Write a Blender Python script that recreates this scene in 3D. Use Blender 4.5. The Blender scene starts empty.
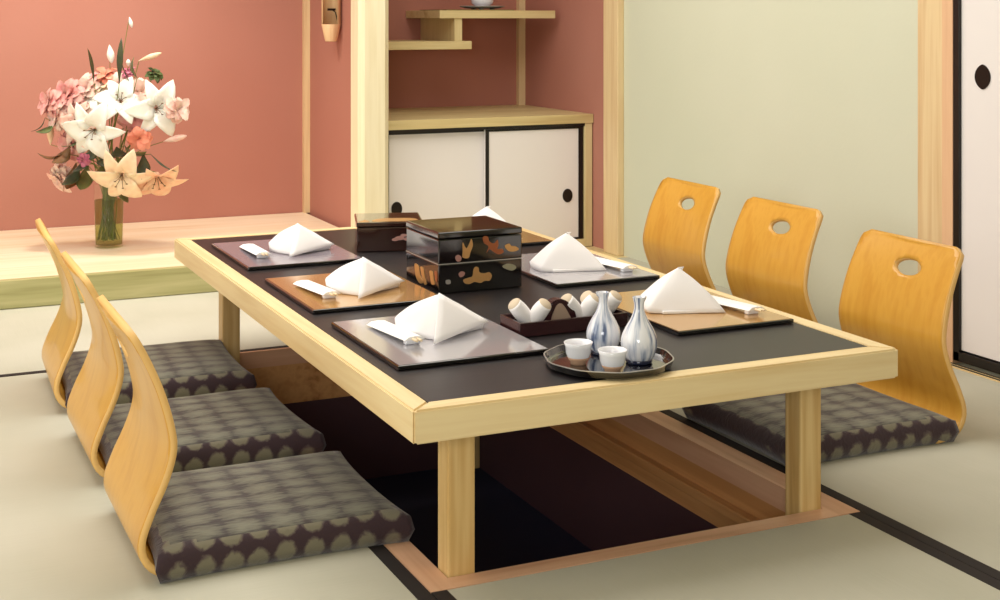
import bpy, bmesh, math, random
from mathutils import Vector, Matrix
from mathutils.geometry import delaunay_2d_cdt
PI = math.pi
random.seed(7)
SC = bpy.context.scene
COL = SC.collection

# ------------------------------------------------------------------ materials
def srgb(r, g, b):
    def f(c):
        c /= 255.0
        return c/12.92 if c <= .04045 else ((c+.055)/1.055)**2.4
    return (f(r), f(g), f(b), 1)

def mat(name, col, rough=.5, metal=0, spec=.5, coat=0, emit=None, estr=0, trans=0, ior=1.45, sheen=0):
    m = bpy.data.materials.new(name); m.use_nodes = True
    b = m.node_tree.nodes['Principled BSDF']
    b.inputs['Base Color'].default_value = col
    b.inputs['Roughness'].default_value = rough
    b.inputs['Metallic'].default_value = metal
    b.inputs['Specular IOR Level'].default_value = spec
    b.inputs['Coat Weight'].default_value = coat
    b.inputs['Coat Roughness'].default_value = .06
    b.inputs['Transmission Weight'].default_value = trans
    b.inputs['IOR'].default_value = ior
    b.inputs['Sheen Weight'].default_value = sheen
    if emit:
        b.inputs['Emission Color'].default_value = emit
        b.inputs['Emission Strength'].default_value = estr
    return m

def nn(m, t, **k):
    n = m.node_tree.nodes.new(t)
    for a, v in k.items(): setattr(n, a, v)
    return n
def lk(m, a, b): m.node_tree.links.new(a, b)
def bsdf(m): return m.node_tree.nodes['Principled BSDF']
def ramp(m, fac, stops):
    r = nn(m, 'ShaderNodeValToRGB')
    el = r.color_ramp.elements
    el[0].position, el[0].color = stops[0]
    el[1].position, el[1].color = stops[-1]
    for p, c in stops[1:-1]:
        e = el.new(p); e.color = c
    lk(m, fac, r.inputs[0]); return r.outputs[0]
def coords(m, scale=(1, 1, 1), kind='Object', rot=(0, 0, 0)):
    tc = nn(m, 'ShaderNodeTexCoord'); mp = nn(m, 'ShaderNodeMapping')
    mp.inputs['Scale'].default_value = scale; mp.inputs['Rotation'].default_value = rot
    lk(m, tc.outputs[kind], mp.inputs[0]); return mp.outputs[0]
def noise(m, vec, scale, detail=3, dist=0):
    n = nn(m, 'ShaderNodeTexNoise'); n.inputs['Scale'].default_value = scale
    n.inputs['Detail'].default_value = detail; n.inputs['Distortion'].default_value = dist
    lk(m, vec, n.inputs['Vector']); return n.outputs['Fac']
def bump(m, h, strength=.2, dist=.01):
    b = nn(m, 'ShaderNodeBump'); b.inputs['Strength'].default_value = strength
    b.inputs['Distance'].default_value = dist
    lk(m, h, b.inputs['Height']); lk(m, b.outputs[0], bsdf(m).inputs['Normal'])

def wood(name, light, mid, dark, axis='x', rough=.42, grain=14, coat=0, fine=60):
    m = mat(name, mid, rough, coat=coat)
    s = {'x': (.05, 1, 1), 'y': (1, .05, 1), 'z': (1, 1, .05)}[axis]
    v = coords(m, s)
    n1 = noise(m, v, grain, 4, .6)
    n2 = noise(m, v, fine, 2, 0)
    mx = nn(m, 'ShaderNodeMath', operation='MULTIPLY_ADD')
    lk(m, n2, mx.inputs[0]); mx.inputs[1].default_value = .35; lk(m, n1, mx.inputs[2])
    c = ramp(m, mx.outputs[0], [(.40, dark), (.52, mid), (.68, light), (.86, mid)])
    lk(m, c, bsdf(m).inputs['Base Color'])
    bump(m, mx.outputs[0], .08, .004)
    return m

M = {}
M['hinoki_x'] = wood('pale cypress x', srgb(240, 217, 168), srgb(229, 200, 146), srgb(208, 170, 112), 'x')
M['hinoki_y'] = wood('pale cypress y', srgb(240, 217, 168), srgb(229, 200, 146), srgb(208, 170, 112), 'y')
M['leg_z'] = wood('leg wood', srgb(232, 200, 140), srgb(212, 172, 108), srgb(184, 138, 78), 'z', grain=22)
M['post_z'] = wood('post wood', srgb(242, 230, 196), srgb(234, 220, 182), srgb(216, 198, 154), 'z')
M['corner_z'] = wood('corner post wood', srgb(232, 206, 160), srgb(220, 188, 142), srgb(200, 164, 116), 'z')
M['platform_x'] = wood('alcove board', srgb(250, 236, 208), srgb(242, 222, 186), srgb(214, 184, 140), 'x', grain=7, rough=.35)
M['fascia_x'] = wood('alcove front sill', srgb(190, 182, 132), srgb(170, 164, 112), srgb(146, 140, 88), 'x', grain=12)
M['rim_y'] = wood('pit rim y', srgb(226, 180, 146), srgb(214, 164, 130), srgb(190, 140, 106), 'y')
M['rim_z'] = wood('door jamb wood', srgb(232, 190, 150), srgb(222, 176, 138), srgb(204, 152, 112), 'z')
M['rim_x'] = wood('pit rim x', srgb(226, 180, 146), srgb(214, 164, 130), srgb(190, 140, 106), 'x')
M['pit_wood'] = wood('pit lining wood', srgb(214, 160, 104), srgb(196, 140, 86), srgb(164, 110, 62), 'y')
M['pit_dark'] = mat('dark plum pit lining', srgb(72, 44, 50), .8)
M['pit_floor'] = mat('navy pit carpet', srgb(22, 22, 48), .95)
M['cab_wood'] = wood('cabinet top wood', srgb(222, 204, 152), srgb(208, 186, 132), srgb(186, 160, 106), 'x', grain=9)
M['cab_z'] = wood('cabinet stile wood', srgb(226, 208, 158), srgb(214, 194, 142), srgb(190, 166, 114), 'z')
M['plywood'] = wood('honey moulded plywood', srgb(220, 164, 66), srgb(210, 150, 54), srgb(194, 132, 42), 'z', rough=.33, grain=8, coat=.25)
M['plyedge'] = mat('ply edge', srgb(236, 190, 116), .5)
M['black_frame'] = mat('black lacquered frame', srgb(26, 20, 18), .35)
M['door_paper'] = mat('white door paper', srgb(238, 232, 230), .7)
M['handle'] = mat('dark bronze pull', srgb(44, 36, 32), .35, metal=.6)

def wall_mat(name, c, c2, sc=60):
    m = mat(name, c, .9, spec=.2)
    v = coords(m); n = noise(m, v, sc, 4); n0 = noise(m, v, 1.3, 2)
    lk(m, ramp(m, n0, [(.3, c), (.7, c2)]), bsdf(m).inputs['Base Color'])
    bump(m, n, .12, .003); return m
M['terracotta'] = wall_mat('terracotta plaster', srgb(184, 128, 113), srgb(178, 119, 103))
M['sage'] = wall_mat('pale sage plaster', srgb(214, 215, 194), srgb(209, 211, 188))
M['ceil'] = wall_mat('ceiling boards', srgb(230, 222, 200), srgb(226, 216, 194))
M['tatami'] = None
def tatami(name, axis):
    m = mat(name, srgb(196, 192, 164), .75, spec=.25)
    s = (900, 6, 1) if axis == 'x' else (6, 900, 1)
    n = noise(m, coords(m, s), 1, 1); n0 = noise(m, coords(m), 2.2, 3)
    mx = nn(m, 'ShaderNodeMath', operation='MULTIPLY_ADD')
    lk(m, n, mx.inputs[0]); mx.inputs[1].default_value = .3; lk(m, n0, mx.inputs[2])
    lk(m, ramp(m, mx.outputs[0], [(.3, srgb(176, 174, 155)), (.65, srgb(190, 187, 170)), (.95, srgb(198, 195, 180))]), bsdf(m).inputs['Base Color'])
    bump(m, n, .1, .002); return m
M['tat_x'] = tatami('woven rush lengthwise', 'x'); M['tat_y'] = tatami('woven rush crosswise', 'y')
M['border'] = mat('black tatami cloth border', srgb(34, 26, 24), .8)
M['top_black'] = mat('black table inlay', srgb(34, 30, 32), .38, spec=.5)
v = coords(M['top_black'], (.06, 1, 1)); bump(M['top_black'], noise(M['top_black'], v, 60, 2), .05, .002)
M['lacquer'] = mat('black lacquer', srgb(16, 12, 12), .12, coat=1)
M['lacquer_brown'] = mat('dark brown lacquer', srgb(44, 20, 14), .16, coat=1)
M['box_red'] = mat('dark red brown lacquer', srgb(52, 24, 28), .25, coat=.5)
M['silver'] = mat('silver lacquer tray face', srgb(196, 193, 197), .12, metal=.5)
M['gold'] = mat('gold lacquer tray face', srgb(214, 172, 114), .15, metal=.6)
M['mauve'] = mat('mauve grey lacquer tray face', srgb(140, 130, 138), .15, metal=.15)
M['rimlite'] = mat('pale trim and edge highlight', srgb(190, 186, 180), .3, metal=.6)  # pale trim colour; on the tiered box it paints an edge highlight
M['linen'] = mat('white linen', srgb(244, 240, 240), .85, sheen=.2)
bump(M['linen'], noise(M['linen'], coords(M['linen']), 300, 2), .08, .001)
M['paper'] = mat('white paper', srgb(244, 242, 240), .7)
M['chopstick'] = mat('pale chopstick wood', srgb(232, 212, 178), .5)
M['tan_clay'] = mat('tan unglazed clay', srgb(198, 158, 128), .8)
M['porcelain'] = mat('white porcelain', srgb(240, 240, 246), .15, coat=.4)
M['navy_foot'] = mat('navy glazed foot', srgb(40, 44, 66), .2, coat=.4)
M['taupe'] = mat('taupe cloth', srgb(164, 142, 124), .9)
M['beige'] = mat('beige cloth', srgb(214, 196, 172), .9)
M['goldleaf'] = mat('gold leaf', srgb(206, 158, 100), .35, metal=.5)
M['copperleaf'] = mat('copper leaf', srgb(164, 96, 60), .35, metal=.5)
M['silverleaf'] = mat('grey leaf', srgb(160, 156, 130), .35, metal=.4)
M['pinkleaf'] = mat('pink leaf', srgb(176, 130, 120), .4, metal=.2)

# streaky bottle glaze
m = mat('white porcelain with blue streaks', srgb(240, 240, 246), .15, coat=.5); M['streak'] = m
tc = nn(m, 'ShaderNodeTexCoord'); sp = nn(m, 'ShaderNodeSeparateXYZ'); lk(m, tc.outputs['Object'], sp.inputs[0])
at = nn(m, 'ShaderNodeMath', operation='ARCTAN2'); lk(m, sp.outputs[1], at.inputs[0]); lk(m, sp.outputs[0], at.inputs[1])
cb = nn(m, 'ShaderNodeCombineXYZ'); lk(m, at.outputs[0], cb.inputs[0])
zz = nn(m, 'ShaderNodeMath', operation='MULTIPLY'); lk(m, sp.outputs[2], zz.inputs[0]); zz.inputs[1].default_value = 5; lk(m, zz.outputs[0], cb.inputs[2])
n = nn(m, 'ShaderNodeTexNoise'); n.inputs['Scale'].default_value = 2.2; n.inputs['Detail'].default_value = 3; lk(m, cb.outputs[0], n.inputs['Vector'])
lk(m, ramp(m, n.outputs['Fac'], [(.44, srgb(242, 242, 247)), (.56, srgb(190, 198, 216)), (.64, srgb(110, 124, 156)), (.74, srgb(80, 92, 124))]), bsdf(m).inputs['Base Color'])

# brocade cushion
def brocade(name, base, roundel, ground):
    m = mat(name, base, .8, sheen=.3)
    tc = nn(m, 'ShaderNodeTexCoord')
    mp = nn(m, 'ShaderNodeMapping'); mp.inputs['Scale'].default_value = (19, 15, 19); mp.inputs['Location'].default_value = (.1, .1, .0)
    lk(m, tc.outputs['Object'], mp.inputs[0])
    vo = nn(m, 'ShaderNodeTexVoronoi'); vo.inputs['Scale'].default_value = 1; vo.inputs['Randomness'].default_value = .12
    lk(m, mp.outputs[0], vo.inputs['Vector'])
    nz = noise(m, tc.outputs['Object'], 55, 4, 1.2)
    add = nn(m, 'ShaderNodeMath', operation='MULTIPLY_ADD'); lk(m, nz, add.inputs[0]); add.inputs[1].default_value = .22; lk(m, vo.outputs['Distance'], add.inputs[2])
    c1 = ramp(m, add.outputs[0], [(.46, roundel), (.53, base), (.58, ground), (.9, ground)])
    # rows
    lk(m, c1, bsdf(m).inputs['Base Color'])
    bump(m, nz, .4, .004)
    return m
M['cushion'] = brocade('plum brocade with grey green roundels', srgb(84, 70, 66), srgb(118, 112, 92), srgb(54, 34, 40))
m = mat('grey green woven brocade', srgb(110, 106, 94), .85, sheen=.2); M['cushion_top'] = m
tc = nn(m, 'ShaderNodeTexCoord'); mp = nn(m, 'ShaderNodeMapping'); mp.inputs['Scale'].default_value = (13, 17, 1); lk(m, tc.outputs['Object'], mp.inputs[0])
vo = nn(m, 'ShaderNodeTexVoronoi'); vo.voronoi_dimensions = '2D'; vo.inputs['Scale'].default_value = 1; vo.inputs['Randomness'].default_value = .05; lk(m, mp.outputs[0], vo.inputs['Vector'])
wv = nn(m, 'ShaderNodeTexNoise'); wv.inputs['Scale'].default_value = 1; wv.inputs['Detail'].default_value = 4
mp2 = nn(m, 'ShaderNodeMapping'); mp2.inputs['Scale'].default_value = (40, 150, 40); lk(m, tc.outputs['Object'], mp2.inputs[0]); lk(m, mp2.outputs[0], wv.inputs['Vector'])
ad = nn(m, 'ShaderNodeMath', operation='MULTIPLY_ADD'); lk(m, wv.outputs['Fac'], ad.inputs[0]); ad.inputs[1].default_value = .8; lk(m, vo.outputs['Distance'], ad.inputs[2])
lk(m, ramp(m, ad.outputs[0], [(.5, srgb(118, 117, 101)), (.8, srgb(98, 95, 83)), (.95, srgb(68, 62, 58)), (1.0, srgb(62, 54, 52))]), bsdf(m).inputs['Base Color'])
bump(m, wv.outputs['Fac'], .35, .003)

def petal_mat(name, a, b):
    m = mat(name, a, .6, sheen=.1)
    bsdf(m).inputs['Subsurface Weight'].default_value = .1
    lk(m, ramp(m, noise(m, coords(m), 25, 2), [(.35, a), (.65, b)]), bsdf(m).inputs['Base Color'])
    return m
M['p_white'] = petal_mat('white petal', srgb(250, 246, 236), srgb(244, 236, 220))
M['p_cream'] = petal_mat('cream petal', srgb(250, 226, 190), srgb(244, 206, 170))
M['p_peach'] = petal_mat('peach petal', srgb(250, 206, 170), srgb(242, 180, 146))
M['p_pink'] = petal_mat('pink petal', srgb(232, 150, 146), srgb(242, 186, 174))
M['p_blush'] = petal_mat('blush petal', srgb(238, 186, 170), srgb(244, 212, 194))
M['p_coral'] = petal_mat('coral petal', srgb(238, 132, 104), srgb(246, 158, 128))
M['p_magenta'] = petal_mat('magenta petal', srgb(190, 92, 118), srgb(206, 120, 140))
M['leaf'] = petal_mat('green leaf', srgb(66, 84, 40), srgb(88, 104, 52))
M['leafdark'] = petal_mat('dark green leaf', srgb(40, 52, 30), srgb(54, 66, 34))
M['leafbrown'] = petal_mat('bronze leaf', srgb(112, 76, 44), srgb(90, 70, 36))
M['stem'] = mat('green stem', srgb(112, 126, 54), .6)
M['glass'] = mat('clear glass', (1, 1, .97, 1), .02, trans=1, ior=1.12)
M['water'] = mat('greenish water', srgb(226, 226, 150), .02, trans=1, ior=1.04)
def thin_glass(name, tint, rough=.02, gl=.9):
    m = bpy.data.materials.new(name); m.use_nodes = True
    nt = m.node_tree; nt.nodes.remove(nt.nodes['Principled BSDF']); out = nt.nodes['Material Output']
    tr = nn(m, 'ShaderNodeBsdfTransparent'); tr.inputs[0].default_value = tint
    gs = nn(m, 'ShaderNodeBsdfGlossy'); gs.inputs['Roughness'].default_value = rough; gs.inputs[0].default_value = (gl, gl, gl, 1)
    fr = nn(m, 'ShaderNodeLayerWeight'); fr.inputs[0].default_value = .3
    pw = nn(m, 'ShaderNodeMath', operation='POWER'); lk(m, fr.outputs['Facing'], pw.inputs[0]); pw.inputs[1].default_value = 3
    md_ = nn(m, 'ShaderNodeMath', operation='MULTIPLY_ADD'); lk(m, pw.outputs[0], md_.inputs[0]); md_.inputs[1].default_value = .4; md_.inputs[2].default_value = .05
    mx = nn(m, 'ShaderNodeMixShader'); lk(m, md_.outputs[0], mx.inputs[0]); lk(m, tr.outputs[0], mx.inputs[1]); lk(m, gs.outputs[0], mx.inputs[2])
    lk(m, mx.outputs[0], out.inputs['Surface']); return m
M['glass'] = thin_glass('clear glass', (.97, .98, .94, 1)); M['water'] = thin_glass('greenish water', (.68, .71, .40, 1), gl=.3)
M['bamboo'] = wood('pale wood holder', srgb(240, 206, 160), srgb(228, 188, 142), srgb(204, 158, 110), 'z', grain=20)
M['ceramic_grey'] = mat('silver grey ceramic', srgb(190, 186, 186), .3, metal=.3)
M['greenmat'] = mat('olive cloth mat', srgb(128, 112, 62), .85)

# ------------------------------------------------------------------ helpers
def tag(o, label=None, cat=None, group=None, kind=None):
    if label: o['label'] = label
    if cat: o['category'] = cat
    if group: o['group'] = group
    if kind: o['kind'] = kind
    return o
def thing(name, loc, label, cat, group=None, rz=0):
    o = bpy.data.objects.new(name, None); COL.objects.link(o)
    o.location = loc; o.rotation_euler = (0, 0, rz); o.empty_display_size = .05
    return tag(o, label, cat, group)
def link(name, bm, m, parent=None, world=False, smooth=False, angle=None):
    """bm -> object.  world=True: vertices are in world space, parent is an unrotated empty"""
    bmesh.ops.recalc_face_normals(bm, faces=bm.faces[:])
    me = bpy.data.meshes.new(name); bm.to_mesh(me); bm.free()
    for mm in (m if isinstance(m, (list, tuple)) else [m]): me.materials.append(mm)
    o = bpy.data.objects.new(name, me); COL.objects.link(o)
    if parent:
        o.parent = parent
        if world:
            off = -parent.location
            me.transform(Matrix.Translation(off))
    if smooth:
        for p in me.polygons: p.use_smooth = True
    if angle:
        for e in me.edges: pass
    return o
def set_origin(o, p):
    """move a top-level mesh's origin to p"""
    o.data.transform(Matrix.Translation(-Vector(p))); o.location = p; return o
def bx(bm, x0, x1, y0, y1, z0, z1, bev=0, seg=2):
    vs = [bm.verts.new((x, y, z)) for x in (x0, x1) for y in (y0, y1) for z in (z0, z1)]
    f = [(0, 1, 3, 2), (4, 6, 7, 5), (0, 4, 5, 1), (2, 3, 7, 6), (0, 2, 6, 4), (1, 5, 7, 3)]
    fs = [bm.faces.new([vs[i] for i in q]) for q in f]
    if bev:
        es = list({e for g in fs for e in g.edges})
        bmesh.ops.bevel(bm, geom=es, offset=bev, segments=seg, profile=.6, affect='EDGES')
    return bm
def box(name, a, m, parent=None, world=True, bev=0, kind=None):
    bm = bmesh.new(); bx(bm, *a, bev=bev)
    o = link(name, bm, m, parent, world)
    if kind:
        o['kind'] = kind
    return o
def lathe(bm, prof, n=48, cx=0, cy=0, wob=None, close=True):
    rings = []
    for k, (r, z) in enumerate(prof):
        if r < 1e-6: rings.append([bm.verts.new((cx, cy, z))]); continue
        rings.append([bm.verts.new((cx+(r*(wob(2*PI*i/n) if wob else 1))*math.cos(2*PI*i/n), cy+(r*(wob(2*PI*i/n) if wob else 1))*math.sin(2*PI*i/n), z)) for i in range(n)])
    for a, b in zip(rings, rings[1:]):
        if len(a) == 1 and len(b) == 1: continue
        for i in range(n):
            j = (i+1) % n
            if len(a) == 1: bm.faces.new((a[0], b[i], b[j]))
            elif len(b) == 1: bm.faces.new((a[i], b[0], a[j]))
            else: bm.faces.new((a[i], b[i], b[j], a[j]))
    return bm
def tube(bm, pts, r, n=8):
    pts = [Vector(p) for p in pts]
    rs = r if isinstance(r, (list, tuple)) else [r]*len(pts)
    prev = None; up = Vector((.3, .2, 1)).normalized()
    for i, p in enumerate(pts):
        t = (pts[min(i+1, len(pts)-1)]-pts[max(i-1, 0)]).normalized()
        a = t.cross(up)
        if a.length < .05: a = t.cross(Vector((1, 0, 0)))
        a.normalize(); b = t.cross(a)
        ring = [bm.verts.new(p+(a*math.cos(2*PI*k/n)+b*math.sin(2*PI*k/n))*rs[i]) for k in range(n)]
        if prev:
            for k in range(n): bm.faces.new((prev[k], prev[(k+1) % n], ring[(k+1) % n], ring[k]))
        else: bm.faces.new(ring)
        prev = ring
    bm.faces.new(prev); return bm
def crom(P, n=8, closed=False):
    P = [Vector(p) for p in P]; out = []
    N = len(P)
    for i in range(N if closed else N-1):
        if closed: p0, p1, p2, p3 = P[i-1], P[i], P[(i+1) % N], P[(i+2) % N]
        else: p0, p1, p2, p3 = P[max(i-1, 0)], P[i], P[i+1], P[min(i+2, N-1)]
        for k in range(n):
            t = k/n
            out.append(.5*((2*p1)+(p2-p0)*t+(2*p0-5*p1+4*p2-p3)*t*t+(3*p1-p0-3*p2+p3)*t**3))
    if not closed: out.append(P[-1])
    return out
def prism(bm, pts, fn, d):
    """extrude 2-D outline: fn(u,v,w) -> xyz, thickness d along w"""
    a = [bm.verts.new(fn(u, v, 0)) for u, v in pts]; b = [bm.verts.new(fn(u, v, d)) for u, v in pts]
    bm.faces.new(a); bm.faces.new(b)
    for i in range(len(pts)):
        j = (i+1) % len(pts); bm.faces.new((a[i], a[j], b[j], b[i]))
    return bm
def copy_tree(o, loc=None, rz=None, label=None, parent=None):
    c = o.copy(); COL.objects.link(c)
    if parent: c.parent = parent
    if loc is not None: c.location = loc
    if rz is not None: c.rotation_euler = (0, 0, rz)
    if label: c['label'] = label
    for ch in list(o.children): copy_tree(ch, parent=c)
    return c

# ------------------------------------------------------------------ setting
XR = 2.10; YB = 4.10; XL = -2.7; YF = -3.4; ZC = 2.4
box('floor', (XL, XR+.1, YF, YB+.1, -.60, -.45), M['pit_floor'], kind='structure')
box('wall_right', (XR, XR+.1, YF, 3.04, -.05, ZC), M['sage'], kind='structure')
box('wall_alcove_right', (XR, XR+.1, 3.04, YB+.1, -.05, ZC), M['terracotta'], kind='structure')
box('wall_back', (XL, 1.05, YB, YB+.1, -.05, ZC), M['terracotta'], kind='structure')
box('wall_alcove_back', (1.14, XR, 3.93, 4.03, -.05, ZC), M['terracotta'], kind='structure')
box('wall_partition', (1.05, 1.11, 3.20, YB+.1, -.05, ZC), M['terracotta'], kind='structure')
box('wall_left', (XL-.1, XL, YF, YB+.1, -.05, ZC), M['sage'], kind='structure')
box('wall_front', (XL-.1, XR+.1, YF-.1, YF, -.05, ZC), M['sage'], kind='structure')
box('ceiling', (XL-.1, XR+.1, YF-.1, YB+.1, ZC, ZC+.1), M['ceil'], kind='structure')
# posts and trims
box('trim_1', (2.068, XR, 2.925, 3.052, 0, ZC), M['corner_z'], bev=.004, kind='structure')      # corner post
box('trim_2', (2.068, XR, .963, 1.075, 0, ZC), M['corner_z'], bev=.004, kind='structure')        # post beside sliding door
box('trim_9', (2.062, XR, .918, .962, 0, ZC), M['rim_z'], kind='structure')
box('trim_3', (1.022, 1.05, YB-.03, YB, .1, ZC), M['corner_z'], kind='structure')
box('trim_4', (XR-.035, XR, 3.90, 3.93, .59, ZC), M['corner_z'], kind='structure')
# alcove post (chamfered square log)
bm = bmesh.new()
cx, cy, h, c = 1.018, 3.13, .066, .022
pts = [(cx-h+c, cy-h), (cx+h-c, cy-h), (cx+h, cy-h+c), (cx+h, cy+h-c), (cx+h-c, cy+h), (cx-h+c, cy+h), (cx-h, cy+h-c), (cx-h, cy-h+c)]
prism(bm, pts, lambda u, v, w: (u, v, w), ZC)
tag(link('trim_5', bm, M['post_z']), kind='structure')

# alcove platform
PZ = .10
t = bpy.data.objects.new('alcove_platform', None); COL.objects.link(t); t.location = (-.8, 3.5, 0)
tag(t, 'raised pale wood alcove platform with a greenish front sill, below the terracotta wall', 'platform')
box('top_board', (XL, 1.03, 2.93, YB-.003, .06, PZ), M['platform_x'], t, bev=.002)
box('front_sill', (XL, .965, 2.89, 2.93, 0, PZ), M['fascia_x'], t, bev=.003)
box('support', (XL+.01, 1.0, 2.95, YB-.01, -.05, .06), M['fascia_x'], t)

# tatami
def mat_thing(a, axis, borders, label):
    x0, x1, y0, y1 = a
    t = thing('tatami_mat', ((x0+x1)/2, (y0+y1)/2, -.05), label, 'tatami mat', 'tatami mats on the floor')
    bxx = [x0, x1, y0, y1]
    if 'l' in borders: bxx[0] += .03
    if 'r' in borders: bxx[1] -= .03
    if 'f' in borders: bxx[2] += .027
    if 'b' in borders: bxx[3] -= .027
    box('woven_surface', (*bxx, -.05, 0), M['tat_'+axis], t)
    for s in borders:
        q = {'l': (x0, x0+.03, y0, y1), 'r': (x1-.03, x1, y0, y1), 'f': (bxx[0], bxx[1], y0, y0+.027), 'b': (bxx[0], bxx[1], y1-.027, y1)}[s]
        box('cloth_border', (*q, -.05, .0008), M['border'], t)
    return t
mat_thing((XL, .055, YF, 1.934), 'y', 'r', 'large tatami area left of the table, under the left row of cushions')
mat_thing((XL, XR, 1.936, 2.888), 'x', 'f', 'tatami along the foot of the alcove platform, behind the table')
mat_thing((1.017, 2.0, .955, 1.934), 'x', 'l', 'tatami beneath the two farther chairs on the right')
mat_thing((1.017, 2.0, YF, .951), 'x', 'l', 'tatami with black border running to the lower right corner, beneath the nearest right cushion')
mat_thing((.057, 1.015, YF, .060), 'x', 'lr', 'tatami in the foreground at the foot of the table')
for args in ((1.11, XR, 2.888, 3.20),):
    box('floor_board', (1.11, XR, 2.889, 3.195, -.05, .0), M['cab_wood'], kind='structure')
box('floor_strip', (2.0, 2.03, YF, 1.934, -.05, 0), M['tat_y'], kind='structure')
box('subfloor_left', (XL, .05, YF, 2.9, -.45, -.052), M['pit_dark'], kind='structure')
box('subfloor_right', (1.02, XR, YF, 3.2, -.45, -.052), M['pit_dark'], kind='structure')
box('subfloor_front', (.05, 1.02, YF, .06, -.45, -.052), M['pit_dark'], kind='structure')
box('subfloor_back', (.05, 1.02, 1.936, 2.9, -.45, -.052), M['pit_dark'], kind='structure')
# sunken pit: rims and walls
PX0, PX1, PY0, PY1 = .108, .955, .107, 1.922
t = thing('sunken_pit', (.53, 1.0, -.45), 'dark sunken leg pit with a pinkish wooden rim under the table', 'floor pit')
t.location = (.53, 1.0, -.449)
box('rim', (.057, PX0, .062, 1.934, -.05, .001), M['rim_y'], t)
box('rim', (PX1, 1.015, .062, 1.934, -.05, .001), M['rim_y'], t)
box('rim', (PX0, PX1, .062, PY0, -.05, .001), M['rim_x'], t)
box('rim', (PX0, PX1, PY1, 1.934, -.05, .001), M['rim_x'], t)
for a, b in (((.057, PX0, .062, 1.934), 0), ((PX1, 1.015, .062, 1.934), 0), ((PX0, PX1, .062, PY0), 0), ((PX0, PX1, PY1, 1.934), 0)):
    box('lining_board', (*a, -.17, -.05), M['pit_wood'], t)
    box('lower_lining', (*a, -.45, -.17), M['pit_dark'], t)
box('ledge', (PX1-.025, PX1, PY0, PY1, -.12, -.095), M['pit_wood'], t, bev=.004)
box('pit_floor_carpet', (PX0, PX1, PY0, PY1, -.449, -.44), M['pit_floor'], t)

# sliding door on the right wall
t = bpy.data.objects.new('door_1', None); COL.objects.link(t); t.location = (2.07, .4, 0); t['kind'] = 'structure'
box('panel', (2.072, 2.085, -1.1, .90, .045, 1.78), M['door_paper'], t)
for a in ((2.062, 2.092, .892, .916, .012, 1.8), (2.062, 2.092, -1.1, .916, .012, .04), (2.062, 2.092, -1.1, .916, 1.77, 1.8), (2.062, 2.092, -1.13, -1.1, .012, 1.8)):
    box('door_frame', a, M['black_frame'], t, bev=.002)
bm = bmesh.new()
prism(bm, [(.030*math.cos(a)*(abs(math.cos(a))**.35), .036*math.sin(a)) for a in [2*PI*i/40 for i in range(40)]], lambda u, v, w: (2.0725-w, .806+u, .853+v), .004)
link('door_pull', bm, M['handle'], t, True)
box('trim_6', (2.03, 2.062, -3.4, .96, -.05, .004), M['hinoki_y'], kind='structure')
for k, x in enumerate((2.034, 2.05)):
    box('trim_%d' % (7+k), (x, x+.007, -3.4, .96, .004, .0055), M['black_frame'], kind='structure')

# ------------------------------------------------------------------ wall cabinet + shelves
t = thing('wall_cabinet', (1.6, 3.5, 0), 'low built-in wood cabinet with two white black-framed sliding doors, in the right alcove', 'cabinet')
CZ = .592
box('top_board', (1.112, 2.098, 3.195, 3.928, CZ-.04, CZ), M['cab_wood'], t, bev=.002)
box('carcass', (1.115, 2.06, 3.27, 3.925, 0, CZ-.04), M['cab_z'], t)
box('side_stile', (2.057, 2.095, 3.2, 3.26, 0, CZ-.04), M['cab_z'], t, bev=.003)
box('side_stile', (1.112, 1.125, 3.2, 3.26, 0, CZ-.04), M['cab_z'], t)
box('track', (1.125, 2.057, 3.2, 3.26, CZ-.052, CZ-.04), M['black_frame'], t)
box('bottom_rail', (1.125, 2.057, 3.2, 3.26, 0, .035), M['cab_z'], t)
for (a, b, y, hx, hz) in ((1.13, 1.60, 3.236, 1.175, .216), (1.575, 2.052, 3.212, 1.975, .232)):
    d = box('door', (a, b, y, y+.014, .036, CZ-.054), M['door_paper'], t)
    fr = bmesh.new()
    e = .012 if a < 1.5 else .0
    if a < 1.5:
        bx(fr, a, a+.010, y-.004, y, .036, CZ-.054)
    else:
        bx(fr, b-.022, b, y-.004, y, .036, CZ-.054); bx(fr, a, a+.016, y-.004, y, .036, CZ-.054)
    bx(fr, a, b, y-.0045, y, CZ-.063, CZ-.054); bx(fr, a, b, y-.0045, y, .036, .044)
    f = link('door_frame', fr, M['black_frame'], t, True); f.parent = d
    f.matrix_parent_inverse = Matrix()
    hm = bmesh.new()
    prism(hm, [(.024*math.cos(q), .030*math.sin(q)) for q in [2*PI*i/32 for i in range(32)]], lambda u, v, w: (hx+u, y-w, hz+v), .004)
    hh = link('door_pull', hm, M['handle'], t, True); hh.parent = d

t = thing('wall_shelf', (1.6, 3.7, .9), 'staggered two-level pale wood wall shelf above the white-doored cabinet', 'shelf')
box('upper_shelf', (1.480, 2.062, 3.50, 3.93, 1.020, 1.056), M['cab_wood'], t, bev=.002)
box('lower_shelf', (1.11, 1.637, 3.50, 3.93, .880, .917), M['cab_wood'], t, bev=.002)
box('strut', (1.556, 1.594, 3.51, 3.93, .917, 1.020), M['cab_z'], t, bev=.002)

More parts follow.
